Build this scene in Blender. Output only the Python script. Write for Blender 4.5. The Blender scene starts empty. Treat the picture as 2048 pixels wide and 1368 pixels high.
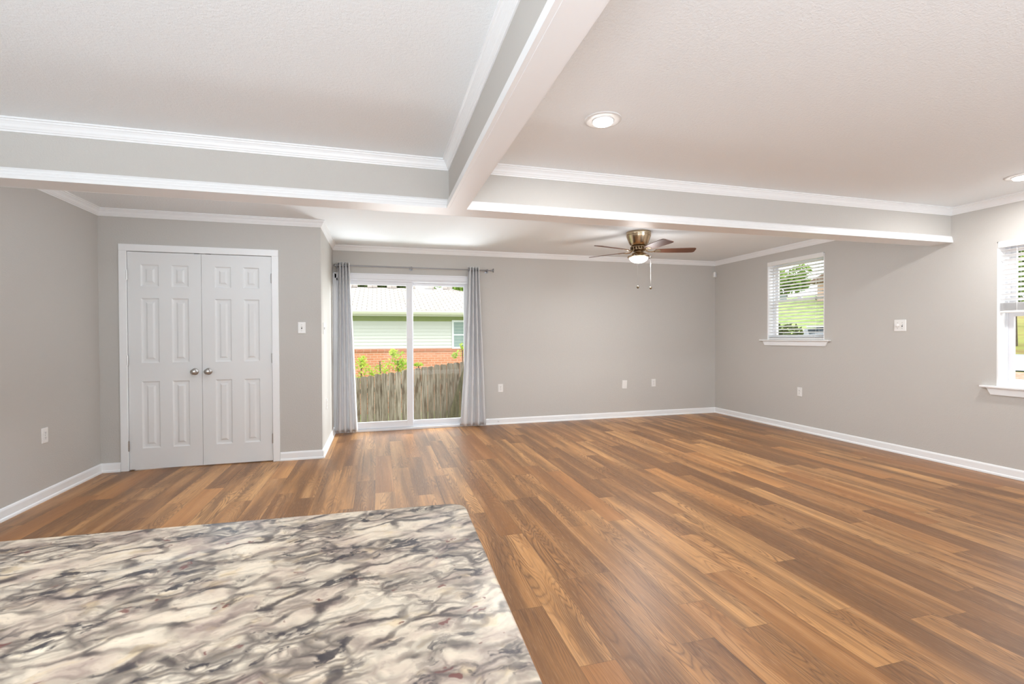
import bpy, bmesh, math, random
from mathutils import Vector, Matrix, noise as mnoise
random.seed(7)
scene = bpy.context.scene
col = scene.collection
R = math.radians
PI = math.pi

# ------------------------------------------------------------------ camera
def make_camera():
    yaw, pitch, roll, f, h = 0.2722, -0.0101, 0.0046, 954.76, 1.2368
    c, s = math.cos(yaw), math.sin(yaw); cp, sp = math.cos(pitch), math.sin(pitch)
    cr, sr = math.cos(roll), math.sin(roll)
    r0 = Vector((c, -s, 0)); fw = Vector((s*cp, c*cp, sp)); u0 = Vector((-s*sp, -c*sp, cp))
    X = cr*r0 - sr*u0; Y = sr*r0 + cr*u0; Z = -fw
    cd = bpy.data.cameras.new('camera'); cam = bpy.data.objects.new('camera', cd); col.objects.link(cam)
    M = Matrix(((X.x, Y.x, Z.x, 0), (X.y, Y.y, Z.y, 0), (X.z, Y.z, Z.z, h), (0, 0, 0, 1)))
    cam.matrix_world = M
    cd.sensor_width = 36; cd.lens = 36*f/2048
    cd.clip_start = 0.02; cd.clip_end = 300
    cd.dof.use_dof = True; cd.dof.focus_distance = 5.5; cd.dof.aperture_fstop = 12.0
    scene.camera = cam
make_camera()

# ------------------------------------------------------------------ world, exposure, lights
SKY = 1.9
world = bpy.data.worlds.new('sky'); scene.world = world; world.use_nodes = True
wn = world.node_tree.nodes; wl = world.node_tree.links
wn['Background'].inputs[0].default_value = (0.93, 0.97, 1.0, 1); wn['Background'].inputs[1].default_value = SKY
scene.view_settings.view_transform = 'Standard'; scene.view_settings.look = 'None'
scene.view_settings.exposure = 0.42; scene.view_settings.gamma = 1.0
try: scene.view_settings.use_curve_mapping = False
except Exception: pass
try:
    scene.cycles.use_denoising = True
    scene.cycles.max_bounces = 12; scene.cycles.diffuse_bounces = 7
    scene.cycles.transparent_max_bounces = 16
    scene.cycles.sample_clamp_indirect = 6
    scene.cycles.caustics_reflective = False; scene.cycles.caustics_refractive = False
except Exception: pass

def lamp(name, kind, loc, energy, color=(1, 1, 1), size=.1, rot=None, size_y=None, spot=None, spread=None):
    l = bpy.data.lights.new(name, kind); l.energy = energy; l.color = color
    if kind == 'AREA':
        l.size = size
        if size_y: l.shape = 'RECTANGLE'; l.size_y = size_y
        else: l.shape = 'DISK'
        if spread: l.spread = R(spread)
    else: l.shadow_soft_size = size
    if kind == 'SPOT': l.spot_size = R(spot or 150); l.spot_blend = .6
    o = bpy.data.objects.new(name, l); col.objects.link(o); o.location = loc
    if rot: o.rotation_euler = rot
    return o
# soft daylight from an overcast sky over the street side and the back yard
sun = lamp('sun', 'SUN', (0, 0, 20), 1.15, (1, .97, .92), size=R(25), rot=(R(38), R(18), R(10)))
sun.data.angle = R(25)
# added fill behind the camera, no fixtures: low lamps thrown up, one facing in
COOL = (.84, .95, 1.06)
lamp('up_fill_left', 'AREA', (-1.25, -2.1, .12), 215, COOL, size=2.2, size_y=2.2, rot=(R(180), 0, 0))
lamp('up_fill_right', 'AREA', (2.9, -2.3, .12), 84, COOL, size=4.0, size_y=2.0, rot=(R(180), 0, 0))
lamp('rear_fill', 'AREA', (.6, -3.25, 1.3), 50, COOL, size=4.6, size_y=1.5, rot=(R(97), 0, 0))  # added fill; the rear wall has no window
def aimed(name, loc, to, energy, color, size, spot):
    q = (Vector(to)-Vector(loc)).to_track_quat('-Z', 'Y').to_euler()
    return lamp(name, 'SPOT', loc, energy, color, size=size, rot=q, spot=spot)
# added spots outside the back door, standing in for paving bounce and skylight
aimed('bounce_fill', (.6, 8.9, -.95), (.3, 5.0, 2.3), 900, (.93, .97, 1.03), .9, 95)
aimed('side_fill', (3.7, 8.9, 2.2), (-.2, 5.7, .4), 1350, (.95, .98, 1), .8, 60)
# added fill lamps without fixtures, out of view behind the cross beam
lamp('closet_fill', 'POINT', (-1.1, 3.95, 2.22), 8, COOL, size=.12)
for x_, e_ in ((-1.35, 52), (.4, 30), (2.9, 16)):
    lamp('down_fill', 'SPOT', (x_, 3.8, 2.41), e_, COOL, size=.1, spot=72)
lamp('lounge_fill', 'POINT', (3.1, 3.85, 2.22), 14, COOL, size=.12)
lamp('passage_fill', 'POINT', (.9, 3.85, 2.22), 7, COOL, size=.12)

# ------------------------------------------------------------------ dimensions
H = 2.44
XL, XR, YB, YC, XC = -2.484, 5.253, 6.572, 5.261, -0.5675
YF = -3.4                       # wall behind the camera
BY0, BY1 = 3.262, 3.43          # cross beam
BX0, BX1 = 0.456, 0.587         # long beam
ZB = 2.114

# ------------------------------------------------------------------ helpers
WORLD = {}
def wpos(o): return WORLD.get(o.name, Vector((0, 0, 0)))
def empty(name, loc, label=None, cat=None, group=None, kind=None):
    o = bpy.data.objects.new(name, None); col.objects.link(o); o.location = loc
    o.empty_display_size = .1
    WORLD[o.name] = Vector(loc)
    props(o, label, cat, group, kind); return o
def props(o, label=None, cat=None, group=None, kind=None):
    if label: o['label'] = label
    if cat: o['category'] = cat
    if group: o['group'] = group
    if kind: o['kind'] = kind
    return o
def obj(name, bm, mat, parent=None, smooth=False, auto=None, bevel=None, **pr):
    """link a bmesh (world coordinates) as one object; origin goes to the bottom centre of its box"""
    bm.normal_update()
    xs = [v.co.x for v in bm.verts]; ys = [v.co.y for v in bm.verts]; zs = [v.co.z for v in bm.verts]
    W = Vector(((min(xs)+max(xs))/2, (min(ys)+max(ys))/2, min(zs)))
    for v in bm.verts: v.co -= W
    me = bpy.data.meshes.new(name); bm.to_mesh(me); bm.free()
    mats = mat if isinstance(mat, (list, tuple)) else [mat]
    for m in mats: me.materials.append(m)
    if smooth:
        for p in me.polygons: p.use_smooth = True
    o = bpy.data.objects.new(name, me); col.objects.link(o)
    WORLD[o.name] = W
    if parent is not None:
        o.parent = parent; o.location = W - wpos(parent)
    else: o.location = W
    if smooth and auto is not None:
        try: me.set_sharp_from_angle(angle=R(auto))
        except Exception: pass
    if bevel:
        md = o.modifiers.new('bevel', 'BEVEL'); md.width = bevel; md.segments = 2; md.limit_method = 'ANGLE'; md.angle_limit = R(40)
    props(o, **pr)
    return o
def copy_tree(o, parent=None):
    c = o.copy(); col.objects.link(c)
    WORLD[c.name] = WORLD.get(o.name, Vector())
    if parent is not None: c.parent = parent
    for ch in list(o.children): copy_tree(ch, c)
    return c
def B(): return bmesh.new()
def box(bm, x0, x1, y0, y1, z0, z1, mi=0):
    x0, x1 = min(x0, x1), max(x0, x1); y0, y1 = min(y0, y1), max(y0, y1); z0, z1 = min(z0, z1), max(z0, z1)
    v = [bm.verts.new(p) for p in ((x0,y0,z0),(x1,y0,z0),(x1,y1,z0),(x0,y1,z0),(x0,y0,z1),(x1,y0,z1),(x1,y1,z1),(x0,y1,z1))]
    for f in ((0,3,2,1),(4,5,6,7),(0,1,5,4),(1,2,6,5),(2,3,7,6),(3,0,4,7)):
        bm.faces.new([v[i] for i in f]).material_index = mi
    return v
def boxb(*a):
    bm = B(); box(bm, *a); return bm
def tube(bm, pts, r, n=10, cap=True):
    pts = [Vector(p) for p in pts]; rings = []
    for i, p in enumerate(pts):
        t = (pts[min(i+1, len(pts)-1)] - pts[max(i-1, 0)]).normalized()
        a = Vector((0, 0, 1)) if abs(t.z) < .9 else Vector((1, 0, 0))
        u = t.cross(a).normalized(); w = t.cross(u)
        rr = r[i] if isinstance(r, (list, tuple)) else r
        rings.append([bm.verts.new(p + rr*(math.cos(k*2*PI/n)*u + math.sin(k*2*PI/n)*w)) for k in range(n)])
    for a, b in zip(rings, rings[1:]):
        for k in range(n): bm.faces.new((a[k], a[(k+1) % n], b[(k+1) % n], b[k]))
    if cap: bm.faces.new(rings[0][::-1]); bm.faces.new(rings[-1])
def lathe(bm, prof, c=(0, 0, 0), n=32, axis='Z', cap=True):
    """prof: list of (radius, height) along axis"""
    c = Vector(c); rings = []
    for r, h in prof:
        ring = []
        for k in range(n):
            a = k*2*PI/n; x, y = max(r, 1e-4)*math.cos(a), max(r, 1e-4)*math.sin(a)
            p = {'Z': (x, y, h), 'Y': (x, h, y), 'X': (h, x, y)}[axis]
            ring.append(bm.verts.new(c + Vector(p)))
        rings.append(ring)
    for a, b in zip(rings, rings[1:]):
        for k in range(n): bm.faces.new((a[k], a[(k+1) % n], b[(k+1) % n], b[k]))
    if cap:
        bm.faces.new(rings[0][::-1]); bm.faces.new(rings[-1])
    bmesh.ops.recalc_face_normals(bm, faces=bm.faces[:])
def prism(bm, pts, axis, a, b):
    """extrude a 2D outline; axis 'Y': pts are (x,z); 'X': (y,z); 'Z': (x,y)"""
    def P(p, t): return {'Y': (p[0], t, p[1]), 'X': (t, p[0], p[1]), 'Z': (p[0], p[1], t)}[axis]
    A = [bm.verts.new(P(p, a)) for p in pts]; C = [bm.verts.new(P(p, b)) for p in pts]
    n = len(pts)
    for i in range(n): bm.faces.new((A[i], A[(i+1) % n], C[(i+1) % n], C[i]))
    bm.faces.new(A[::-1]); bm.faces.new(C)
    bmesh.ops.recalc_face_normals(bm, faces=bm.faces[:])
def sweep(bm, path, prof, closed=False):
    """moulding: path = [(x,y)...] with the room on the LEFT hand; prof = [(out from wall, z)...], mitred corners"""
    n = len(path); rings = []
    def nrm(a, b):
        d = (Vector(b) - Vector(a)).normalized(); return Vector((-d.y, d.x))
    for i, p in enumerate(path):
        if closed or 0 < i < n-1:
            n1 = nrm(path[i-1], p); n2 = nrm(p, path[(i+1) % n])
            m = (n1+n2); m = m / max(m.dot(n1), .2) if m.length > 1e-6 else n1
        else: m = nrm(p, path[1]) if i == 0 else nrm(path[-2], p)
        rings.append([bm.verts.new((p[0]+m.x*o, p[1]+m.y*o, z)) for o, z in prof])
    k = len(prof)
    seq = list(zip(rings, rings[1:])) + ([(rings[-1], rings[0])] if closed else [])
    for a, b in seq:
        for j in range(k): bm.faces.new((a[j], a[(j+1) % k], b[(j+1) % k], b[j]))
    if not closed: bm.faces.new(rings[0][::-1]); bm.faces.new(rings[-1])
    bmesh.ops.recalc_face_normals(bm, faces=bm.faces[:])

# ------------------------------------------------------------------ materials
def mat(name, color=(.8, .8, .8), rough=.5, metal=0, spec=.5, alpha=None):
    m = bpy.data.materials.new(name); m.use_nodes = True
    p = m.node_tree.nodes['Principled BSDF']
    p.inputs['Base Color'].default_value = (*color, 1); p.inputs['Roughness'].default_value = rough
    p.inputs['Metallic'].default_value = metal; p.inputs['Specular IOR Level'].default_value = spec
    m.diffuse_color = (*color, 1)
    return m
class NT:
    def __init__(s, m): s.n = m.node_tree.nodes; s.l = m.node_tree.links; s.p = s.n['Principled BSDF']
    def new(s, t, **kw):
        n = s.n.new(t)
        for k, v in kw.items():
            if k in n.inputs.keys(): n.inputs[k].default_value = v
            else: setattr(n, k, v)
        return n
    def link(s, a, b): s.l.new(a, b)
    def math(s, op, a, b=None, c=None, clamp=False):
        n = s.n.new('ShaderNodeMath'); n.operation = op; n.use_clamp = clamp
        for i, v in enumerate((a, b, c)):
            if v is None: continue
            if isinstance(v, (int, float)): n.inputs[i].default_value = v
            else: s.l.new(v, n.inputs[i])
        return n.outputs[0]
    def mix(s, f, a, b, blend='MIX'):
        n = s.n.new('ShaderNodeMix'); n.data_type = 'RGBA'; n.blend_type = blend
        for i, v in ((0, f), (6, a), (7, b)):
            if isinstance(v, (int, float)): n.inputs[i].default_value = v
            elif isinstance(v, tuple): n.inputs[i].default_value = (*v, 1)[:4]
            else: s.l.new(v, n.inputs[i])
        return n.outputs[2]
    def ramp(s, f, stops, interp='LINEAR'):
        n = s.n.new('ShaderNodeValToRGB'); n.color_ramp.interpolation = interp
        e = n.color_ramp.elements
        while len(e) < len(stops): e.new(.5)
        for x, (pos, c) in zip(e, stops):
            x.position = pos; x.color = (*c, 1) if isinstance(c, tuple) else (c, c, c, 1)
        s.l.new(f, n.inputs[0]); return n.outputs[0]
    def coord(s, kind='Object', scale=(1, 1, 1), rot=(0, 0, 0), loc=(0, 0, 0)):
        t = s.n.new('ShaderNodeTexCoord'); m = s.n.new('ShaderNodeMapping')
        m.inputs['Scale'].default_value = scale; m.inputs['Rotation'].default_value = rot; m.inputs['Location'].default_value = loc
        s.l.new(t.outputs[kind], m.inputs[0]); return m.outputs[0]
    def noise(s, vec, scale, detail=2, rough=.5, dist=0):
        n = s.n.new('ShaderNodeTexNoise'); n.inputs['Scale'].default_value = scale; n.inputs['Detail'].default_value = detail
        n.inputs['Roughness'].default_value = rough; n.inputs['Distortion'].default_value = dist
        if vec is not None: s.l.new(vec, n.inputs['Vector'])
        return n.outputs[0]
    def bump(s, h, strength, dist=.01):
        n = s.n.new('ShaderNodeBump'); n.inputs['Strength'].default_value = strength; n.inputs['Distance'].default_value = dist
        s.l.new(h, n.inputs['Height']); s.l.new(n.outputs[0], s.p.inputs['Normal'])
def vnoise_mat(name, c1, c2, scale, rough=.8, detail=4, bump=0, bdist=.01, stretch=(1, 1, 1), spec=.3):
    m = mat(name, c1, rough, spec=spec); t = NT(m)
    n = t.noise(t.coord('Object', stretch), scale, detail, .6)
    t.link(t.ramp(n, [(.3, c1), (.7, c2)]), t.p.inputs['Base Color'])
    if bump: t.bump(n, bump, bdist)
    return m

M = {}
def textured_paint(name, c, scale, strength, dist):
    m = mat(name, c, .75, spec=.25); t = NT(m)
    v = t.coord('Object')
    n = t.noise(v, scale, 3, .55); n2 = t.noise(v, scale*2.7, 2, .5)
    t.bump(t.math('ADD', n, t.math('MULTIPLY', n2, .5)), strength, dist)
    return m
M['wall'] = textured_paint('greige_wall_paint', (.555, .535, .503), 95, .35, .004)
M['ceiling'] = textured_paint('white_ceiling_paint', (.85, .885, .90), 70, .5, .005)
M['trim'] = mat('white_gloss_trim', (.87, .88, .885), .38)
M['door'] = mat('white_door_paint', (.78, .79, .79), .42)
M['vinyl'] = mat('white_vinyl', (.76, .77, .80), .35)
M['plastic'] = mat('white_plastic', (.83, .82, .80), .32)
M['dark'] = mat('dark_slot', (.03, .03, .03), .6)
M['nickel'] = mat('satin_nickel', (.50, .48, .46), .28, metal=1)
M['brass'] = mat('antique_brass', (.50, .39, .26), .22, metal=1)
M['bronze'] = mat('dark_brass', (.22, .15, .09), .3, metal=1)
M['rod'] = mat('brushed_steel', (.32, .32, .33), .35, metal=1)
M['rubber'] = mat('dark_rubber', (.02, .02, .02), .7)
def glass(name, tint=(1, 1, 1), refl=.06):
    m = bpy.data.materials.new(name); m.use_nodes = True; n = m.node_tree.nodes; l = m.node_tree.links
    n.remove(n['Principled BSDF']); o = n['Material Output']
    a = n.new('ShaderNodeBsdfTransparent'); a.inputs[0].default_value = (*tint, 1)
    g = n.new('ShaderNodeBsdfGlossy'); g.inputs['Roughness'].default_value = .02
    x = n.new('ShaderNodeMixShader'); x.inputs[0].default_value = refl
    l.new(a.outputs[0], x.inputs[1]); l.new(g.outputs[0], x.inputs[2]); l.new(x.outputs[0], o.inputs[0])
    return m
M['glass'] = glass('window_glass', (.98, .99, .985), .008)
def translucent(name, c, amt, rough=.5):
    m = bpy.data.materials.new(name); m.use_nodes = True; t = NT(m)
    t.p.inputs['Base Color'].default_value = (*c, 1); t.p.inputs['Roughness'].default_value = rough
    t.p.inputs['Specular IOR Level'].default_value = .3
    tr = t.n.new('ShaderNodeBsdfTranslucent'); tr.inputs[0].default_value = (*c, 1)
    x = t.n.new('ShaderNodeMixShader'); x.inputs[0].default_value = amt
    t.link(t.p.outputs[0], x.inputs[1]); t.link(tr.outputs[0], x.inputs[2]); t.link(x.outputs[0], t.n['Material Output'].inputs[0])
    return m
M['blind'] = translucent('blind_slat_white', (.90, .90, .90), .45, .4)
M['curtain'] = translucent('grey_curtain_fabric', (.79, .79, .80), .22, .9)
def fabric_bump():
    t = NT(M['curtain']); t.bump(t.noise(t.coord('Object', (1, 1, 1)), 420, 2), .25, .002)
fabric_bump()
def emit(name, c, s):
    m = mat(name, c, .4); t = NT(m); t.p.inputs['Emission Color'].default_value = (*c, 1); t.p.inputs['Emission Strength'].default_value = s
    return m
M['bulb'] = emit('glowing_lamp_face', (1, .98, .95), 9)
M['bowl'] = emit('glowing_frosted_bowl', (1, .97, .92), 2.2)

def floor_mat():
    m = mat('oak_plank_floor', (.4, .25, .15), .35, spec=.38); t = NT(m)
    uv = t.n.new('ShaderNodeUVMap'); uv.uv_map = 'UVMap'
    at = t.n.new('ShaderNodeAttribute'); at.attribute_name = 'plank'   # r: tone, g: seed, b: warmth
    sep = t.n.new('ShaderNodeSeparateColor'); t.link(at.outputs['Color'], sep.inputs[0])
    tone, seed, warm = sep.outputs
    su = t.n.new('ShaderNodeSeparateXYZ'); t.link(uv.outputs[0], su.inputs[0])
    along, across = su.outputs[0], su.outputs[1]     # metres
    def vec(ks, kc, off):
        c = t.n.new('ShaderNodeCombineXYZ')
        t.link(t.math('MULTIPLY', along, ks), c.inputs[0]); t.link(t.math('MULTIPLY', across, kc), c.inputs[1])
        t.link(t.math('ADD', t.math('MULTIPLY', seed, 91.7), off), c.inputs[2]); return c.outputs[0]
    band = t.noise(vec(.75, 10, 0), 1, 2, .5, .25)          # broad soft lengthwise bands
    field = t.noise(vec(1.1, 9, 5), 1, 1.5, .45, .15)         # the height field whose contours are the cathedral grain
    rings = t.math('ABSOLUTE', t.math('SUBTRACT', t.math('FRACT', t.math('MULTIPLY', field, 26)), .5))
    ringl = t.ramp(rings, [(0, .0), (.2, .7), (.5, 1.0)])
    fine = t.noise(vec(5, 150, 9), 1, 3, .65)
    pore = t.noise(vec(12, 330, 3), 1, 2, .5)
    where = t.ramp(t.noise(vec(.9, 5, 20), 1, 1, .5), [(.38, .08), (.56, 1.0)])
    base = t.ramp(tone, [(0, (.215, .102, .045)), (.3, (.31, .150, .065)), (.55, (.41, .205, .088)), (.8, (.54, .28, .122)), (1, (.66, .365, .165))])
    c = t.mix(t.math('MULTIPLY', t.ramp(band, [(.36, 1.0), (.58, 0.0)]), .72), base, (.155, .078, .040))
    c = t.mix(t.math('MULTIPLY', t.ramp(band, [(.54, 0.0), (.72, 1.0)]), .6), c, (.60, .345, .17))
    c = t.mix(t.math('MULTIPLY', t.math('MULTIPLY', t.math('SUBTRACT', 1.0, ringl), where), .78), c, (.135, .066, .034))
    streak = t.noise(vec(.55, 42, 33), 1, 3, .6)
    c = t.mix(t.math('MULTIPLY', t.ramp(streak, [(.60, 0.0), (.70, 1.0)]), .7), c, (.105, .052, .028))
    c = t.mix(t.math('MULTIPLY', t.ramp(fine, [(.35, 1.0), (.62, 0.0)]), .32), c, (.16, .085, .045))
    c = t.mix(t.math('MULTIPLY', t.ramp(pore, [(.30, 1.0), (.42, 0.0)]), .25), c, (.62, .42, .26))
    c = t.mix(t.math('MULTIPLY', t.math('SUBTRACT', warm, .5, clamp=True), 1.1), c, (.50, .22, .085), 'MIX')
    # joints
    au = t.n.new('ShaderNodeAttribute'); au.attribute_name = 'edge'
    se = t.n.new('ShaderNodeSeparateColor'); t.link(au.outputs['Color'], se.inputs[0])
    def seam(v, w): return t.math('LESS_THAN', t.math('SUBTRACT', .5, t.math('ABSOLUTE', t.math('SUBTRACT', v, .5))), w)
    s = t.math('MAXIMUM', seam(se.outputs[0], .0011/1.225), seam(se.outputs[1], .0011/.1505))
    c = t.mix(t.math('MULTIPLY', s, .55), c, (.10, .055, .03))
    hs = t.n.new('ShaderNodeHueSaturation'); hs.inputs['Saturation'].default_value = 1.07; hs.inputs['Value'].default_value = 1.0
    t.link(c, hs.inputs['Color']); c = hs.outputs[0]
    t.link(c, t.p.inputs['Base Color'])
    t.link(t.math('ADD', t.math('MULTIPLY', fine, .12), .32), t.p.inputs['Roughness'])
    t.bump(t.math('SUBTRACT', t.math('MULTIPLY', fine, .35), s), .12, .0012)
    return m
M['floor'] = floor_mat()

def granite_mat():
    m = mat('cream_granite', (.7, .6, .5), .36, spec=.35); t = NT(m)
    v0 = t.coord('Object', rot=(0, 0, R(-14)))
    # warp
    w = t.n.new('ShaderNodeTexNoise'); w.inputs['Scale'].default_value = 18; w.inputs['Detail'].default_value = 4; t.link(v0, w.inputs['Vector'])
    sc = t.n.new('ShaderNodeVectorMath'); sc.operation = 'MULTIPLY_ADD'; t.link(w.outputs['Color'], sc.inputs[0])
    sc.inputs[1].default_value = (.06, .045, 0); t.link(v0, sc.inputs[2])
    def st(x, y, o=0):
        mp = t.n.new('ShaderNodeMapping'); mp.inputs['Scale'].default_value = (x, y, 1); mp.inputs['Location'].default_value = (o, o*1.7, o*.3)
        t.link(sc.outputs[0], mp.inputs[0]); return mp.outputs[0]
    def cells(vec, k=1.0):
        n = t.n.new('ShaderNodeTexVoronoi'); n.feature = 'DISTANCE_TO_EDGE'; n.inputs['Scale'].default_value = k; n.inputs['Randomness'].default_value = 1
        t.link(vec, n.inputs['Vector']); return n.outputs['Distance']
    tone = t.noise(st(12, 19, 1), 1, 4, .6)
    c = t.ramp(tone, [(.32, (.36, .27, .22)), (.42, (.54, .43, .335)), (.52, (.66, .55, .42)), (.68, (.73, .625, .49))])
    tan = t.noise(st(22, 34, 7), 1, 3, .6)
    c = t.mix(t.math('MULTIPLY', t.ramp(tan, [(.56, 0.0), (.68, 1.0)]), .5), c, (.58, .42, .22))
    clump = t.noise(st(6, 11, 3), 1, 3, .6)
    k1 = t.ramp(clump, [(.42, .1), (.56, 1.0)])
    thin = t.ramp(t.noise(st(18, 30, 51), 1, 2, .5), [(.38, .25), (.6, 1.0)])
    e1 = t.ramp(cells(st(11, 25, 2)), [(0, 1.0), (.05, .9), (.105, .25), (.2, 0.0)])
    e2 = t.ramp(cells(st(24, 54, 11)), [(0, 1.0), (.10, .75), (.24, 0.0)])
    e3 = t.ramp(cells(st(50, 95, 17)), [(0, 1.0), (.14, .5), (.3, 0.0)])
    smoke = t.math('MULTIPLY', t.ramp(t.noise(st(14, 34, 61), 1, 4, .65), [(.5, 0.0), (.66, 1.0)]), .38)
    c = t.mix(t.math('MULTIPLY', smoke, k1), c, (.20, .165, .155))
    vv = t.math('MAXIMUM', t.math('MULTIPLY', e1, thin), t.math('MULTIPLY', k1, t.math('MAXIMUM', t.math('MULTIPLY', e2, .9), t.math('MULTIPLY', e3, .6))))
    c = t.mix(t.math('MULTIPLY', vv, .93), c, (.036, .026, .028))
    blot = t.noise(st(24, 42, 23), 1, 4, .65)
    c = t.mix(t.math('MULTIPLY', t.math('MULTIPLY', t.ramp(blot, [(.56, 0.0), (.60, 1.0)]), k1), .9), c, (.03, .026, .032))
    red = t.noise(st(26, 38, 31), 1, 3, .6)
    c = t.mix(t.math('MULTIPLY', t.ramp(red, [(.66, 0.0), (.69, 1.0)]), .85), c, (.13, .035, .03))
    sp = t.noise(st(100, 170, 41), 1, 3, .6)
    c = t.mix(t.math('MULTIPLY', t.ramp(sp, [(.60, 0.0), (.70, 1.0)]), .35), c, (.24, .18, .15))
    t.link(c, t.p.inputs['Base Color'])
    return m
M['granite'] = granite_mat()

# ------------------------------------------------------------------ structure
def planks():
    W, L = .1505, 1.225; x0 = .565
    known = {0: 2.066, 1: 2.87, 2: 2.26, 3: 1.05, 4: 2.88, 5: 3.129, 6: 2.896, 7: 2.112, 8: 1.337, 9: 2.892, 10: 3.34,
             11: 1.528, 13: 2.44, 14: 4.08, 15: 1.987, 16: 2.418, 18: 2.572, 19: 2.264}
    rnd = random.Random(21)
    bm = B(); uv = bm.loops.layers.uv.new('UVMap')
    pc = bm.loops.layers.float_color.new('plank'); ec = bm.loops.layers.float_color.new('edge')
    k0 = int(math.floor((XL-x0)/W))-1; k1 = int(math.ceil((XR-x0)/W))+1
    for k in range(k0, k1):
        xa, xb = x0+k*W, x0+(k+1)*W
        if xb <= XL-.05 or xa >= XR+.05: continue
        ph = known.get(k, rnd.random()*L)
        y = ph - math.ceil((ph-(YF-.05))/L)*L
        last = .5
        while y < YB+.2:
            tone = rnd.choice([.12, .25, .38, .5, .6, .75, .92]) + rnd.uniform(-.06, .06)
            if abs(tone-last) < .12: tone = (tone+.35) % 1
            last = tone
            seed = rnd.random(); warm = rnd.choice([0, 0, .3, .5, .62, .8 if rnd.random() < .4 else .5])
            fx0, fx1 = max(xa, XL-.05), min(xb, XR+.05); fy0, fy1 = max(y, YF-.05), min(y+L, YB+.17)
            if fy1 > fy0:
                vs = [bm.verts.new((a, b, 0)) for a, b in ((fx0, fy0), (fx1, fy0), (fx1, fy1), (fx0, fy1))]
                f = bm.faces.new(vs)
                for lp in f.loops:
                    co = lp.vert.co
                    lp[uv].uv = (co.y-y, co.x-xa); lp[pc] = (tone, seed, warm, 1); lp[ec] = ((co.y-y)/L, (co.x-xa)/W, 0, 1)
            y += L
    box(bm, XL-.1, XR+.16, YF-.1, YB+.17, -.12, -.003)
    return bm
obj('floor', planks(), M['floor'], kind='structure')
obj('ceiling', boxb(XL-.15, XR+.15, YF-.15, YB+.15, H, H+.15), M['ceiling'], kind='structure')

T = .16
W1 = (4.60, 5.49, 1.185, 2.262)     # y0 y1 z0 z1
W2 = (2.02, 2.907, .785, 2.055)
DX0, DX1, DZ1 = -.5675, 1.275, 2.03   # opening of the sliding door
bm = B()
box(bm, XC-.3, DX0+.001, YB, YB+T, 0, H); box(bm, DX1, XR+T, YB, YB+T, 0, H); box(bm, DX0, DX1, YB, YB+T, DZ1, H)
obj('wall_back', bm, M['wall'], kind='structure')
bm = B()
ys = [YF, W2[0], W2[1], W1[0], W1[1], YB]
for i in (0, 2, 4): box(bm, XR, XR+T, ys[i], ys[i+1], 0, H)
for w in (W1, W2):
    box(bm, XR, XR+T, w[0], w[1], 0, w[2]); box(bm, XR, XR+T, w[0], w[1], w[3], H)
obj('wall_right', bm, M['wall'], kind='structure')
obj('wall_left', boxb(XL-T, XL, YF, YC+T, 0, H), M['wall'], kind='structure')
# closet wall with the door opening
CX0, CX1, CZ = -2.262, -1.024, 2.062
bm = B()
box(bm, XL, CX0, YC, YC+.11, 0, H); box(bm, CX1, XC, YC, YC+.11, 0, H); box(bm, CX0, CX1, YC, YC+.11, CZ, H)
obj('wall_closet', bm, M['wall'], kind='structure')
obj('wall_nook', boxb(XC-.11, XC, YC+.11, YB, 0, H), M['wall'], kind='structure')
obj('wall_closet_inside', boxb(XL, XC-.11, YB-.1, YB, 0, H), M['wall'], kind='structure')
obj('wall_rear', boxb(XL-T, XR+T, YF-T, YF, 0, H), M['wall'], kind='structure')

# beams
bm = B(); box(bm, XL, XR, BY0, BY1, ZB+.012, H)
beam1 = obj('ceiling_beam_cross', bm, M['wall'], kind='structure')
bm = B(); box(bm, BX0+.012, BX1-.006, YF, BY0, ZB+.012, H)
obj('ceiling_beam_long', bm, M['wall'], kind='structure')
# beam boards: soffit plus a moulded fascia strip
bprof = [(0, ZB+.063), (.006, ZB+.063), (.009, ZB+.056), (.013, ZB+.052), (.013, ZB+.040), (.016, ZB+.037), (.016, ZB+.024), (.019, ZB+.020), (.019, ZB), (0, ZB)]
bm = B()
sweep(bm, [(XL, BY0), (XR, BY0)][::-1], bprof)
sweep(bm, [(XL, BY1), (XR, BY1)], [(o*.4, z) for o, z in bprof])
box(bm, XL, XR, BY0, BY1, ZB+.0005, ZB+.012)
obj('trim_1', bm, M['trim'], kind='structure')
bm = B()
sweep(bm, [(BX0+.012, YF), (BX0+.012, BY0-.019)], bprof)
sweep(bm, [(BX1-.006, YF), (BX1-.006, BY0-.019)][::-1], [(o*.3, z) for o, z in bprof])
box(bm, BX0+.012, BX1-.006, YF, BY0-.019, ZB-.002, ZB+.012)
obj('trim_2', bm, M['trim'], kind='structure')

# crown moulding
cd_, cp_ = .068, .046
crown = [(0, H), (0, H-cd_), (.006, H-cd_), (.008, H-.060), (.013, H-.057), (.015, H-.051), (.020, H-.044), (.024, H-.032), (.031, H-.021), (.036, H-.017), (.037, H-.010), (cp_, H-.008), (cp_, H)]
far = [(XL, BY1), (XR, BY1), (XR, YB), (XC, YB), (XC, YC), (XL, YC)]
right = [(BX1-.006, YF), (XR, YF), (XR, BY0), (BX1-.006, BY0)]
left = [(XL, YF), (BX0+.012, YF), (BX0+.012, BY0), (XL, BY0)]
for i, pth in enumerate((far, right, left)):
    bm = B(); sweep(bm, pth, crown, closed=True)
    obj('trim_%d' % (i+3), bm, M['trim'], kind='structure')
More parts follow.
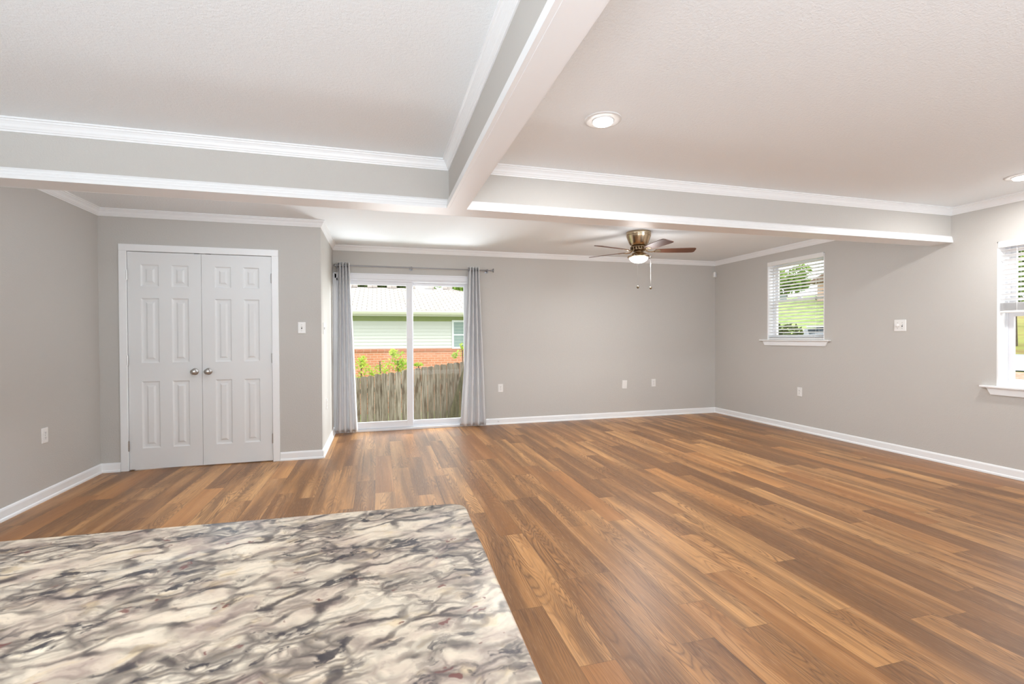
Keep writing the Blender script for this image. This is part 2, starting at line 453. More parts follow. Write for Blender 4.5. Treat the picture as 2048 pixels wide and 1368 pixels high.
# baseboards
bb = [(0, 0), (0, .086), (.005, .086), (.009, .080), (.012, .070), (.013, .022), (.020, .016), (.022, .008), (.022, 0)]
def baseb(name, pth):
    bm = B(); sweep(bm, pth, bb); obj(name, bm, M['trim'], kind='structure')
baseb('baseboard_right', [(XR, YF), (XR, YB), (DX1+.06, YB)])
baseb('baseboard_left', [(-2.322, YC), (XL, YC), (XL, YF)])
baseb('baseboard_nook', [(XC, YB-.03), (XC, YC), (-.963, YC)])

# ------------------------------------------------------------------ closet double door (door_1)
def panel_leaf(x0, x1, cols, rows, z0, z1, yf, th):
    bm = B()
    xs = sorted({x0, x1, *[c for p in cols for c in p]}); zs = sorted({z0, z1, *[r for p in rows for r in p]})
    for i in range(len(xs)-1):
        for j in range(len(zs)-1):
            a, b, c, d = xs[i], xs[i+1], zs[j], zs[j+1]
            if (a, b) in cols and (c, d) in rows:
                rings = []
                for ins, dep in ((0, 0), (.008, .007), (.018, .009), (.036, .009), (.052, .002)):
                    if ins*2 > (b-a)*.92: continue
                    rings.append([bm.verts.new(p) for p in ((a+ins, yf+dep, c+ins), (b-ins, yf+dep, c+ins), (b-ins, yf+dep, d-ins), (a+ins, yf+dep, d-ins))])
                for r1, r2 in zip(rings, rings[1:]):
                    for k in range(4): bm.faces.new((r1[k], r1[(k+1) % 4], r2[(k+1) % 4], r2[k]))
                bm.faces.new(rings[-1])
            else:
                bm.faces.new([bm.verts.new(p) for p in ((a, yf, c), (b, yf, c), (b, yf, d), (a, yf, d))])
    bmesh.ops.remove_doubles(bm, verts=bm.verts[:], dist=1e-5)
    A = [bm.verts.new(p) for p in ((x0, yf+th, z0), (x1, yf+th, z0), (x1, yf+th, z1), (x0, yf+th, z1))]
    F = [bm.verts.new(p) for p in ((x0, yf, z0), (x1, yf, z0), (x1, yf, z1), (x0, yf, z1))]
    bm.faces.new(A[::-1])
    for k in range(4): bm.faces.new((F[k], A[k], A[(k+1) % 4], F[(k+1) % 4]))
    return bm
d1 = empty('door_1', (-1.643, YC, 0), kind='structure')
bm = B()
cprof = lambda: None
for (a, b, c, d) in ((-2.320, -2.258, 0, 2.058), (-1.028, -.965, 0, 2.058), (-2.320, -.965, 2.058, 2.121)):
    box(bm, a, b, YC-.016, YC, c, d)
obj('casing', bm, M['trim'], d1, bevel=.003)
bm = B()
box(bm, CX0, -2.2585, YC, YC+.11, 0, CZ); box(bm, -1.0275, CX1, YC, YC+.11, 0, CZ); box(bm, CX0, CX1, YC, YC+.11, 2.058, CZ)
box(bm, -2.2585, -1.0275, YC+.045, YC+.058, 2.043, 2.058)
obj('jamb', bm, M['trim'], d1)
rows = [(.205, .835), (1.010, 1.621), (1.731, 1.937)]
for side, x0, x1, cols in (('left', -2.2545, -1.6505, [(-2.150, -2.003), (-1.899, -1.757)]), ('right', -1.6475, -1.0315, [(-1.535, -1.392), (-1.285, -1.143)])):
    lf = obj('door_leaf', panel_leaf(x0, x1, cols, rows, .010, 2.053, YC-.001, .035), M['door'], d1)
    kx = -1.711 if side == 'left' else -1.596
    bm = B()
    lathe(bm, [(.001, -.060), (.017, -.059), (.0255, -.052), (.0265, -.042), (.022, -.034), (.011, -.028), (.010, -.012), (.022, -.009), (.031, -.006), (.033, -.001)], (kx, YC-.001, .918), 28, 'Y')
    obj('knob', bm, M['nickel'], lf, smooth=True, auto=50, label='satin nickel knob')
    hx = -2.2565 if side == 'left' else -1.0295
    for hz in (1.835, 1.037, .233):
        bm = B()
        for q in range(5):
            tube(bm, [(hx, YC-.010, hz-.044+q*.018), (hx, YC-.010, hz-.044+q*.018+.0165)], .0068, 10)
        tube(bm, [(hx, YC-.010, hz-.050), (hx, YC-.010, hz+.052)], .0045, 8)
        box(bm, hx-.002, hx+.002, YC-.010, YC+.03, hz-.044, hz+.044)
        obj('hinge', bm, M['nickel'], lf, label='satin nickel hinge')
    cx = -1.685 if side == 'left' else -1.590
    bm = B(); box(bm, cx-.022, cx+.022, YC-.002, YC+.02, 2.0535, 2.0578)
    obj('catch', bm, M['dark'], lf, label='dark ball catch')

# ------------------------------------------------------------------ sliding glass door (door_2)
d2 = empty('door_2', (.36, YB, 0), kind='structure')
bm = B()
box(bm, -.545, 1.275, YB-.018, YB, 2.012, 2.082); box(bm, -.553, 1.285, YB-.024, YB, 2.066, 2.084)
box(bm, 1.262, 1.322, YB-.018, YB, 0, 2.082); box(bm, -.5655, -.522, YB-.018, YB, 0, 2.082)
obj('casing', bm, M['vinyl'], d2, bevel=.002)
bm = B()
box(bm, DX0+.002, -.505, YB, YB+T, .0, DZ1); box(bm, 1.225, DX1, YB, YB+T, 0, DZ1); box(bm, DX0, DX1, YB, YB+T, 1.985, DZ1)
box(bm, DX0+.03, DX1, YB-.012, YB+T, 0, .028); box(bm, DX0+.05, DX1-.05, YB+.035, YB+.045, .028, .045); box(bm, DX0+.05, DX1-.05, YB+.09, YB+.10, .028, .045)
obj('frame', bm, M['vinyl'], d2, bevel=.002)
def sash(name, x0, x1, y0, y1, z0, z1, st, top, bot, sr=None):
    bm = B(); sr = sr or st
    box(bm, x0, x0+st, y0, y1, z0, z1); box(bm, x1-sr, x1, y0, y1, z0, z1)
    box(bm, x0+st, x1-sr, y0, y1, z0, z0+bot); box(bm, x0+st, x1-sr, y0, y1, z1-top, z1)
    s = obj(name, bm, M['vinyl'], d2, bevel=.0025)
    bm = B(); box(bm, x0+st, x1-sr, (y0+y1)/2-.003, (y0+y1)/2+.003, z0+bot, z1-top)
    obj('pane', bm, M['glass'], s); return s
sl = sash('sliding_panel', -.505, .441, YB+.02, YB+.058, .032, 1.985, .072, .048, .085, .076)
sash('fixed_panel', .385, 1.225, YB+.072, YB+.11, .032, 1.985, .07, .040, .075)
bm = B(); box(bm, -.487, -.463, YB-.012, YB+.02, .90, 1.12)
obj('door_handle', bm, M['vinyl'], sl, bevel=.004)

# ------------------------------------------------------------------ right wall windows
def window(n, w, meet, rail_h=.035):
    y0, y1, z0, z1 = w
    wd = empty('window_%d' % n, (XR, (y0+y1)/2, z0), kind='structure')
    bm = B(); xi = XR+.085
    box(bm, xi, XR+T, y0, y0+.032, z0, z1); box(bm, xi, XR+T, y1-.032, y1, z0, z1)
    box(bm, xi, XR+T, y0+.032, y1-.032, z0, z0+.03); box(bm, xi, XR+T, y0+.032, y1-.032, z1-.03, z1)
    obj('window_frame', bm, M['vinyl'], wd, bevel=.002)
    bm = B()
    for a, b in ((y0, y0+.012), (y1-.012, y1)): box(bm, XR+.0, xi, a, b, z0, z1)
    box(bm, XR, xi, y0, y1, z1-.012, z1)
    obj('jamb', bm, M['trim'], wd)
    for nm, a, b, xs in (('upper_sash', meet, z1-.03, xi+.035), ('lower_sash', z0+.03, meet+rail_h, xi+.006)):
        bm = B(); s = .036
        ya, yb = y0+.032, y1-.032
        box(bm, xs, xs+.026, ya, ya+s, a, b); box(bm, xs, xs+.026, yb-s, yb, a, b)
        box(bm, xs, xs+.026, ya+s, yb-s, a, a+s); box(bm, xs, xs+.026, ya+s, yb-s, b-s, b)
        so = obj(nm, bm, M['vinyl'], wd, bevel=.002)
        obj('pane', boxb(xs+.011, xs+.015, ya+s, yb-s, a+s, b-s), M['glass'], so)
        if nm == 'lower_sash':
            bm = B(); box(bm, xs-.002, xs+.02, (ya+yb)/2-.03, (ya+yb)/2+.03, b, b+.012); tube(bm, [(xs+.01, (ya+yb)/2-.02, b+.012), (xs-.006, (ya+yb)/2+.025, b+.018)], .005, 8)
            obj('sash_lock', bm, M['vinyl'], so)
    # stool and apron with clipped ends
    bm = B()
    box(bm, XR-.045, XR, y0-.09, y1+.105, z0-.016, z0+.001); box(bm, XR, xi, y0, y1, z0-.016, z0+.001)
    obj('window_sill', bm, M['trim'], wd, bevel=.004)
    bm = B(); prism(bm, [(y0-.055, z0-.016), (y1+.07, z0-.016), (y1+.035, z0-.078), (y0-.02, z0-.078)], 'X', XR-.017, XR)
    obj('apron', bm, M['trim'], wd, bevel=.002)
    return wd
window(1, W1, 1.70); window(2, W2, 1.40)

def blind(label, w, zbot, stack, tilt, cords, wand=None):
    y0, y1, z0, z1 = w; a, b = y0+.014, y1-.014
    t = empty('window_blind', (XR+.035, (y0+y1)/2, zbot), label, 'blind')
    bm = B(); box(bm, XR+.006, XR+.062, a, b, z1-.05, z1-.013)
    box(bm, XR-.010, XR-.002, a-.006, b+.006, z1-.056, z1-.004); box(bm, XR-.002, XR+.010, a-.0, b+.0, z1-.052, z1-.014)
    obj('headrail', bm, M['plastic'], t, bevel=.003)
    bm = B(); pitch = .0425; z = z1-.085
    top = zbot+.022+stack*.0045
    zs = []
    while z > top+.012: zs.append((z, tilt)); z -= pitch
    for k in range(stack): zs.append((zbot+.024+k*.0045, 0))
    for z, ti in zs:
        c, s = math.cos(R(ti)), math.sin(R(ti)); xc = XR+.036; n = 5; pr = []
        for k in range(n):
            u = -.025+.05*k/(n-1); arch = .0022*(1-(u/.025)**2)
            pr.append((xc+u*c, z+u*s+arch))
        pr += [(x, zz-.0022) for x, zz in reversed(pr)]
        va = [bm.verts.new((x, a, zz)) for x, zz in pr]; vb = [bm.verts.new((x, b, zz)) for x, zz in pr]
        for k in range(len(pr)): bm.faces.new((va[k], va[(k+1) % len(pr)], vb[(k+1) % len(pr)], vb[k]))
        bm.faces.new(va[::-1]); bm.faces.new(vb)
    bmesh.ops.recalc_face_normals(bm, faces=bm.faces[:])
    obj('slats', bm, M['blind'], t)
    obj('bottom_rail', boxb(XR+.011, XR+.061, a, b, zbot, zbot+.019), M['plastic'], t, bevel=.003)
    for yc in cords:
        bm = B()
        for x in (XR+.0095, XR+.0625): tube(bm, [(x, yc, z1-.05), (x, yc, zbot+.01)], .0011, 6)
        for z, ti in zs[::1]:
            tube(bm, [(XR+.0095, yc, z-.0035), (XR+.0625, yc, z-.0035)], .0008, 4)
        obj('ladder_cord', bm, M['plastic'], t)
    return t
t1 = blind('white slatted blind let down to the sill of the far window', W1, 1.190, 3, -13, (W1[0]+.13, W1[1]-.13))
bm = B()
for dy in (0, .006): tube(bm, [(XR-.013, W1[0]+.10+dy, W1[3]-.05), (XR-.013, W1[0]+.10+dy, 1.72)], .0011, 6)
c_ = obj('pull_cord', bm, M['plastic'], t1)
bm = B(); lathe(bm, [(.003, .0), (.008, -.010), (.009, -.045), (.005, -.05)], (XR-.013, W1[0]+.103, 1.73), 12); obj('tassel', bm, M['nickel'], c_, smooth=True)
t2 = blind('white slatted blind raised halfway up the near window', W2, 1.430, 15, -24, (W2[0]+.13, W2[1]-.13))
bm = B(); tube(bm, [(XR-.013, W2[1]-.22, W2[3]-.05), (XR-.013, W2[1]-.225, 1.10)], .003, 8)
w_ = obj('tilt_wand', bm, M['glass'], t2)

# ------------------------------------------------------------------ curtains and rod
RY, RZ = YB-.09, 2.165
rod = empty('curtain_rod', (.5, RY, RZ), 'thin brushed steel curtain rod over the sliding glass door', 'curtain rod')
bm = B(); tube(bm, [(-.520, RY, RZ), (.45, RY, RZ)], .0095, 14); tube(bm, [(.43, RY, RZ), (1.50, RY, RZ)], .0075, 14)
obj('rod', bm, M['rod'], rod, smooth=True, auto=40)
for x, sgn in ((-.520, -1), (1.50, 1)):
    bm = B(); lathe(bm, [(.010, 0), (.012, .012*sgn), (.009, .018*sgn), (.014, .03*sgn), (.027, .040*sgn), (.029, .046*sgn), (.012, .050*sgn)] if sgn > 0 else
                    [(.012, 0), (.016, -.008), (.016, -.022), (.010, -.028)], (x, RY, RZ), 20, 'X')
    obj('finial', bm, M['rod'], rod, smooth=True, auto=50)
for x in (-.508, .425, 1.46):
    bm = B(); tube(bm, [(x, YB, RZ-.012), (x, RY, RZ-.012)], .006, 10); lathe(bm, [(.022, 0), (.022, -.004), (.012, -.007)], (x, YB, RZ-.012), 18, 'Y')
    lathe(bm, [(.014, -.009), (.016, -.004), (.016, .004), (.014, .009)], (x, RY, RZ), 18, 'X'); tube(bm, [(x, RY, RZ-.012), (x, RY, RZ-.04)], .006, 10)
    obj('bracket', bm, M['rod'], rod, smooth=True, auto=50)
def curtain(label, t0, t1, b0, b1, nf, seed):
    """t0..t1 = x range at the rod, b0..b1 = x range at the hem"""
    rnd = random.Random(seed); NX, NZ = 16*nf, 46; bm = B(); zt, zb = 2.205, .022
    ph = [rnd.uniform(-.5, .5) for _ in range(6)]
    vs = []
    for j in range(NZ+1):
        q = j/NZ; z = zt+(zb-zt)*q
        e = q**1.15
        x0 = t0+(b0-t0)*e; x1 = t1+(b1-t1)*e
        row = []
        for i in range(NX+1):
            u = i/NX
            a = u*nf*2*PI
            amp = .036*(1-.05*q)+.004*math.sin(3*u+ph[0])
            y = RY + amp*math.sin(a+.22*math.sin(1.6*q+ph[1]+u*1.5)) + .010*math.sin(a*.5+ph[2]+q*2)*q
            x = x0+(x1-x0)*u + .006*math.sin(5*q+ph[4])*q
            row.append(bm.verts.new((x, min(y, YB-.034), z)))
        vs.append(row)
    for j in range(NZ):
        for i in range(NX): bm.faces.new((vs[j][i], vs[j][i+1], vs[j+1][i+1], vs[j+1][i]))
    o = obj('curtain', bm, M['curtain'], smooth=True, label=label, cat='curtain')
    s = o.modifiers.new('thick', 'SOLIDIFY'); s.thickness = .0022; s.offset = 0
    for k in range(nf*2):
        u = (k+.5)/(nf*2)*(1); u = k/(nf*2)+0.0
        if k == 0: u = .01
        x = t0+(t1-t0)*u
        g = B(); lathe(g, [(.021, -.002), (.028, -.002), (.028, .002), (.021, .002), (.021, -.002)], (x, RY, RZ), 18, 'X', cap=False)
        obj('grommet', g, M['rod'], o, smooth=True, label='dark metal grommet')
    return o
curtain('light grey grommet curtain at the left side of the sliding door', -.496, -.352, -.530, -.262, 4, 3)
curtain('light grey grommet curtain at the right side of the sliding door', 1.19, 1.345, 1.075, 1.435, 4, 8)

# ------------------------------------------------------------------ ceiling fan
FX, FY = 2.895, 4.92
fan = empty('ceiling_fan', (FX, FY, H), 'antique brass five-blade ceiling fan with glowing bowl light', 'ceiling fan')
FZ = 2.215; FR = .635
bm = B(); lathe(bm, [(.138, 2.44), (.140, 2.425), (.139, 2.412), (.136, 2.404), (.139, 2.398), (.137, 2.388), (.127, 2.362), (.117, 2.335), (.108, 2.312), (.100, 2.298), (.088, 2.285), (.070, 2.278)], (FX, FY, 0), 40)
obj('housing', bm, M['brass'], fan, smooth=True, auto=35)
bm = B(); lathe(bm, [(.070, 2.279), (.092, 2.272), (.094, 2.262), (.080, 2.250), (.086, 2.243), (.086, 2.232), (.064, 2.222), (.050, 2.214)], (FX, FY, 0), 36)
for k in range(18):
    a = k*2*PI/18; box(bm, FX+.088*math.cos(a)-.005, FX+.088*math.cos(a)+.005, FY+.088*math.sin(a)-.005, FY+.088*math.sin(a)+.005, 2.233, 2.272)
obj('motor', bm, M['bronze'], fan, smooth=True, auto=35)
bm = B(); lathe(bm, [(.050, 2.216), (.052, 2.208), (.068, 2.203), (.078, 2.190), (.072, 2.186), (.094, 2.176), (.116, 2.170), (.126, 2.160), (.127, 2.151), (.120, 2.146), (.108, 2.145)], (FX, FY, 0), 40)
lk = obj('light_kit', bm, M['brass'], fan, smooth=True, auto=35)
for k in range(3):
    a = R(-20+120*k); g = B(); p = Vector((math.cos(a), math.sin(a), 0))
    tube(g, [Vector((FX, FY, 2.156))+p*.122, Vector((FX, FY, 2.156))+p*.142], [.007, .011], 10); obj('thumb_screw', g, M['nickel'], lk, smooth=True)
bm = B(); lathe(bm, [(.109, 2.148), (.106, 2.135), (.094, 2.117), (.072, 2.100), (.044, 2.089), (.015, 2.0845), (.001, 2.084)], (FX, FY, 0), 40)
obj('bowl_shade', bm, M['bowl'], fan, smooth=True)
def wood_blade(name, c):
    m = mat(name, c, .5, spec=.3); t = NT(m); n = t.noise(t.coord('Object', (3, 60, 3)), 1, 3)
    t.link(t.mix(n, c, tuple(x*.55 for x in c)), t.p.inputs['Base Color']); return m
M['blade'] = wood_blade('dark_walnut_blade', (.13, .05, .026))
for k in range(5):
    a = R(124+72*k); bm = B()
    Mx = Matrix.Translation((FX, FY, FZ+.008)) @ Matrix.Rotation(a, 4, 'Z') @ Matrix.Rotation(R(-11), 4, 'X')
    out = [(.185, -.040), (.23, -.050), (.36, -.062), (.56, -.069), (.612, -.066), (.628, -.056), (FR, -.040), (FR, .040), (.628, .056), (.612, .066), (.56, .069), (.36, .062), (.23, .050), (.185, .040)]
    A = [bm.verts.new(Mx @ Vector((x, y, -.003))) for x, y in out]; C = [bm.verts.new(Mx @ Vector((x, y, .003))) for x, y in out]
    for i in range(len(out)): bm.faces.new((A[i], A[(i+1) % len(out)], C[(i+1) % len(out)], C[i]))
    bm.faces.new(A[::-1]); bm.faces.new(C); bmesh.ops.recalc_face_normals(bm, faces=bm.faces[:])
    bl = obj('blade', bm, M['blade'], fan)
    g = B()
    M2 = Matrix.Translation((FX, FY, FZ+.004)) @ Matrix.Rotation(a, 4, 'Z')
    tube(g, [M2 @ Vector(p) for p in ((.075, 0, .018), (.11, .0, -.004), (.15, 0, -.006), (.185, 0, 0))], [.010, .007, .007, .006], 8)
    M3 = Mx
    pl = [(.17, -.012), (.185, -.034), (.235, -.03), (.255, -.008), (.255, .008), (.235, .03), (.185, .034), (.17, .012)]
    A = [g.verts.new(M3 @ Vector((x, y, -.0065))) for x, y in pl]; C = [g.verts.new(M3 @ Vector((x, y, -.0031))) for x, y in pl]
    for i in range(len(pl)): g.faces.new((A[i], A[(i+1) % len(pl)], C[(i+1) % len(pl)], C[i]))
    g.faces.new(A[::-1]); g.faces.new(C); bmesh.ops.recalc_face_normals(g, faces=g.faces[:])
    obj('blade_iron', g, M['brass'], bl, smooth=True, auto=40)
for dx, zl in ((-.078, 1.805), (.085, 1.80)):
    g = B(); dy = -.02
    tube(g, [(FX+dx, FY+dy, 2.20), (FX+dx*1.0, FY+dy-.09, 2.165), (FX+dx, FY+dy-.095, 2.10), (FX+dx, FY+dy-.095, zl)], .0011, 6)
    ch = obj('pull_chain', g, M['nickel'], fan)
    g = B(); lathe(g, [(.003, .016), (.009, .012), (.014, .0), (.009, -.012), (.003, -.015)], (FX+dx, FY+dy-.095, zl-.012), 16)
    obj('fob', g, M['bronze'], ch, smooth=True, label='dark round pull fob')
lamp('fan_bulb', 'POINT', (FX, FY, 2.0), 14, (.97, .97, .97), size=.15)
lamp('fan_bowl_light', 'AREA', (FX, FY, 2.075), 14, (.97, .97, .97), size=.2)

# ------------------------------------------------------------------ recessed lights
def downlight(x, y, label, energy):
    t = empty('recessed_light', (x, y, H), label, 'recessed ceiling light')
    g = B(); lathe(g, [(.101, H-.0005), (.101, H-.004), (.096, H-.007), (.088, H-.008), (.078, H-.005), (.060, H-.005), (.056, H-.012), (.055, H-.0005)], (x, y, 0), 48, cap=False)
    obj('trim_ring', g, M['ceiling_ring'], t, smooth=True, auto=35)
    g = B(); lathe(g, [(.0555, H-.001), (.0555, H-.014), (.050, H-.022), (.034, H-.028), (.012, H-.031), (.001, H-.031)], (x, y, 0), 40)
    obj('bulb', g, M['bulb'], t, smooth=True, auto=40)
    lamp('downlight_lamp', 'AREA', (x, y, H-.035), energy, (.97, .97, .98), size=.1)
M['ceiling_ring'] = mat('white_metal_ring', (.72, .72, .71), .45)
downlight(1.206, 2.424, 'round white recessed light next to the long beam, lit', 13)
downlight(4.70, 2.452, 'round white recessed light at the right edge above the near window', 13)

# ------------------------------------------------------------------ electrical plates (built facing -Y at the origin)
def rounded_plate(w, h, th=.006):
    g = B(); r = .004; pts = []
    for cx, cz, a0 in ((w/2-r, h/2-r, 0), (-w/2+r, h/2-r, 90), (-w/2+r, -h/2+r, 180), (w/2-r, -h/2+r, 270)):
        for k in range(4): a = R(a0+k*30); pts.append((cx+r*math.cos(a), cz+r*math.sin(a)))
    n = len(pts); A = [g.verts.new((x, 0, z)) for x, z in pts]; C = [g.verts.new((x, -th*.5, z)) for x, z in pts]
    D = [g.verts.new((x*(1-.008/w), -th, z*(1-.008/h))) for x, z in pts]
    for P, Q in ((A, C), (C, D)):
        for i in range(n): g.faces.new((P[i], P[(i+1) % n], Q[(i+1) % n], Q[i]))
    g.faces.new(A); g.faces.new(D); bmesh.ops.recalc_face_normals(g, faces=g.faces[:]); return g
def screw(z, x=0):
    g = B(); lathe(g, [(.0035, -.006), (.0035, -.0072), (.002, -.0078)], (x, 0, z), 12, 'Y'); return g
def make_outlet():
    t = empty('wall_outlet', (0, 0, 0)); obj('cover_plate', rounded_plate(.072, .117), M['plastic'], t)
    for z in (.0195, -.0195):
        g = B(); prism(g, [(.0165, z-.009), (.0165, z+.009), (.010, z+.0145), (-.010, z+.0145), (-.0165, z+.009), (-.0165, z-.009), (-.010, z-.0145), (.010, z-.0145)], 'Y', -.0085, -.0055)
        s = obj('socket', g, M['plastic'], t)
        g = B(); box(g, -.0075, -.0050, -.0089, -.0084, z-.001, z+.008); box(g, .0050, .0075, -.0089, -.0084, z-.001, z+.007)
        lathe(g, [(.0026, -.0089), (.0026, -.0084)], (0, 0, z-.008), 10, 'Y'); obj('slots', g, M['dark'], s, label='dark prong slots')
    obj('screw', screw(0), M['nickel'], t); return t
def make_switch():
    t = empty('light_switch', (0, 0, 0)); obj('cover_plate', rounded_plate(.072, .117), M['plastic'], t)
    g = B(); box(g, -.005, .005, -.0075, -.005, -.012, .012); obj('collar', g, M['dark'], t)
    g = B(); prism(g, [(-.0055, -.004), (-.017, .006), (-.017, .010), (-.0055, .008)], 'X', -.0038, .0038); obj('toggle', g, M['plastic'], t)
    for z in (.030, -.030): obj('screw', screw(z), M['nickel'], t)
    return t
def place(t, x, y, z, rz, label, cat, group=None):
    t.location = (x, y, z); t.rotation_euler = (0, 0, rz); props(t, label, cat, group)
e = .0005
oo = make_outlet()
place(oo, XL+e, 4.50, .497, R(90), 'white outlet low on the left wall', 'outlet', 'wall outlets')
for x, y, z, rz, lb in ((1.662, YB-e, .515, 0, 'white outlet on the back wall just right of the curtain'),
                        (4.121, YB-e, .516, 0, 'small white outlet on the back wall nearest the right corner'),
                        (XR-e, 4.952, .510, R(-90), 'white outlet on the right wall below the far window'),
                        (XC+e, 5.69, .502, R(90), 'white outlet seen edge-on low on the narrow side wall')):
    place(copy_tree(oo), x, y, z, rz, lb, 'outlet', 'wall outlets')
s0 = make_switch()
place(s0, -.754, YC-e, 1.342, 0, 'white single toggle switch right of the closet doors', 'light switch')
t = empty('blank_wall_plate', (0, 0, 0)); obj('cover_plate', rounded_plate(.082, .125), M['plastic'], t)
for z in (.030, -.030): obj('screw', screw(z), M['plastic'], t)
place(t, 3.620, YB-e, .505, 0, 'white blank plate on the back wall left of the last outlet', 'wall plate')
t.rotation_euler = (0, R(3), 0)
def gang(nm, style):
    t = empty(nm, (0, 0, 0)); obj('cover_plate', rounded_plate(.118, .122), M['plastic'], t)
    for x in (-.023, .023):
        if style == 'toggle' or x > 0:
            g = B(); box(g, x-.005, x+.005, -.0075, -.005, -.012, .012); obj('collar', g, M['dark'], t)
            g = B(); prism(g, [(-.0055, -.004), (-.017, .006), (-.017, .010), (-.0055, .008)], 'X', x-.0038, x+.0038); obj('toggle', g, M['plastic'], t)
        else:
            g = B(); lathe(g, [(.016, -.006), (.0155, -.020), (.012, -.022)], (x, 0, 0), 24, 'Y'); obj('dimmer_knob', g, M['plastic'], t, smooth=True, auto=40)
        for z in (.030, -.030): obj('screw', screw(z, x), M['nickel'], t)
    return t
place(gang('dimmer_switch', 'dimmer'), XR-e, 3.717, 1.340, R(-90), 'white square double plate with knob between the two windows', 'light switch')
place(gang('double_light_switch', 'toggle'), XC+e, 5.475, 1.340, R(90), 'white double switch seen edge-on on the narrow side wall', 'light switch')
# corner sensor
t = empty('motion_sensor', (5.205, 6.525, 2.185), 'small white motion sensor high in the back right corner', 'sensor')
g = B(); prism(g, [(5.182, 6.512), (5.195, 6.500), (5.232, 6.512), (5.253, 6.538), (5.253, 6.572), (5.205, 6.572)], 'Z', 2.182, 2.266)
obj('case', g, M['plastic'], t, bevel=.004)
g = B(); prism(g, [(5.192, 6.508), (5.197, 6.496), (5.226, 6.506), (5.226, 6.512)], 'Z', 2.196, 2.235); obj('lens', g, M['vinyl'], t, bevel=.002)
# spring door stop on the baseboard right of the curtain
t = empty('door_stop', (1.62, YB-.013, .05), 'tiny spring door stop on the back baseboard by the curtain', 'door stop')
g = B(); tube(g, [(1.62, YB-.014, .05), (1.62, YB-.065, .05)], .004, 10); obj('spring', g, M['nickel'], t)
g = B(); tube(g, [(1.62, YB-.065, .05), (1.62, YB-.075, .05)], .007, 10); obj('tip', g, M['plastic'], t)

# ------------------------------------------------------------------ granite peninsula
def counter():
    ang = R(-2.4); CX, CY = .166, .962; bm = B()
    # right edge runs toward the camera, far edge runs to the left
    far_d = Vector((-math.cos(ang), -math.sin(ang))); near_d = Vector((-.026, -1)).normalized()
    r = .035; C = Vector((CX, CY)); pts = []
    a = C+far_d*r; b = C+near_d*r
    L = 2.55; wid = .70
    p_far = C+far_d*L; p_near = C+near_d*wid
    pts = [p_near, b]
    for k in range(1, 6):
        q = k/6; pts.append((1-q)**2*b+2*q*(1-q)*C+q*q*a)
    pts += [a, p_far, p_near+far_d*L]
    z0, z1 = .868, .90; bev = .004
    rings = []
    cen = sum(pts, Vector((0, 0)))/len(pts)
    for z, ins in ((z0, .003), (z0+bev, 0), (z1-bev, 0), (z1-bev*.3, .0015), (z1, .005)):
        rings.append([bm.verts.new((p.x+(cen-p).normalized().x*ins, p.y+(cen-p).normalized().y*ins, z)) for p in pts])
    n = len(pts)
    for P, Q in zip(rings, rings[1:]):
        for i in range(n): bm.faces.new((P[i], P[(i+1) % n], Q[(i+1) % n], Q[i]))
    bm.faces.new(rings[0][::-1]); bm.faces.new(rings[-1])
    bmesh.ops.recalc_face_normals(bm, faces=bm.faces[:])
    return bm
obj('countertop', counter(), M['granite'], smooth=True, auto=35, label='cream and black speckled granite countertop in the foreground', cat='countertop')
t = empty('base_cabinet', (-1.1, .60, 0), 'white kitchen base cabinet under the granite countertop', 'cabinet')
obj('body', boxb(-2.30, .10, .33, .86, .09, .867), M['door'], t)
obj('toe_kick', boxb(-2.28, .08, .39, .84, 0, .089), M['dark'], t)
for k in range(4):
    x = -2.28+k*.595
    dr = obj('door', boxb(x, x+.575, .311, .329, .12, .845), M['door'], t, bevel=.003)
    g = B(); lathe(g, [(.006, 0), (.006, -.015), (.014, -.02), (.012, -.028)], (x+.53, .311, .74), 16, 'Y'); obj('knob', g, M['nickel'], dr, smooth=True)

# ------------------------------------------------------------------ exterior
def leaf_mat(name, c1, c2):
    m = bpy.data.materials.new(name); m.use_nodes = True; t = NT(m)
    oi = t.n.new('ShaderNodeTexCoord'); n = t.noise(oi.outputs['Object'], 3.5, 3, .7)
    c = t.ramp(n, [(.35, c1), (.65, c2)]); t.link(c, t.p.inputs['Base Color']); t.p.inputs['Roughness'].default_value = .6
    tr = t.n.new('ShaderNodeBsdfTranslucent'); t.link(c, tr.inputs[0])
    x = t.n.new('ShaderNodeMixShader'); x.inputs[0].default_value = .35
    t.link(t.p.outputs[0], x.inputs[1]); t.link(tr.outputs[0], x.inputs[2]); t.link(x.outputs[0], t.n['Material Output'].inputs[0])
    return m
M['leaf_dark'] = leaf_mat('dark_olive_leaves', (.05, .07, .02), (.16, .20, .06))
M['leaf_mid'] = leaf_mat('green_leaves', (.12, .22, .03), (.36, .50, .10))
M['leaf_lime'] = leaf_mat('lime_leaves', (.30, .50, .05), (.75, .78, .16))
M['bark'] = vnoise_mat('bark', (.09, .065, .045), (.18, .14, .10), 12)
def foliage(blobs, n, size, seed):
    rnd = random.Random(seed); bm = B()
    for k in range(n):
        c, r = rnd.choice(blobs)
        while True:
            p = Vector((rnd.uniform(-1, 1), rnd.uniform(-1, 1), rnd.uniform(-1, 1)))
            if .25 < p.length < 1: break
        p = Vector((c[0]+p.x*r[0], c[1]+p.y*r[1], c[2]+p.z*r[2]))
        a = Vector((rnd.gauss(0, 1), rnd.gauss(0, 1), rnd.gauss(0, 1))).normalized(); b = a.cross(Vector((rnd.gauss(0, 1), rnd.gauss(0, 1), rnd.gauss(0, 1)))).normalized()
        s = size*rnd.uniform(.6, 1.3)
        vs = [bm.verts.new(p+v) for v in (-a*s, b*s*.45, a*s, -b*s*.45)]
        bm.faces.new(vs)
    return bm
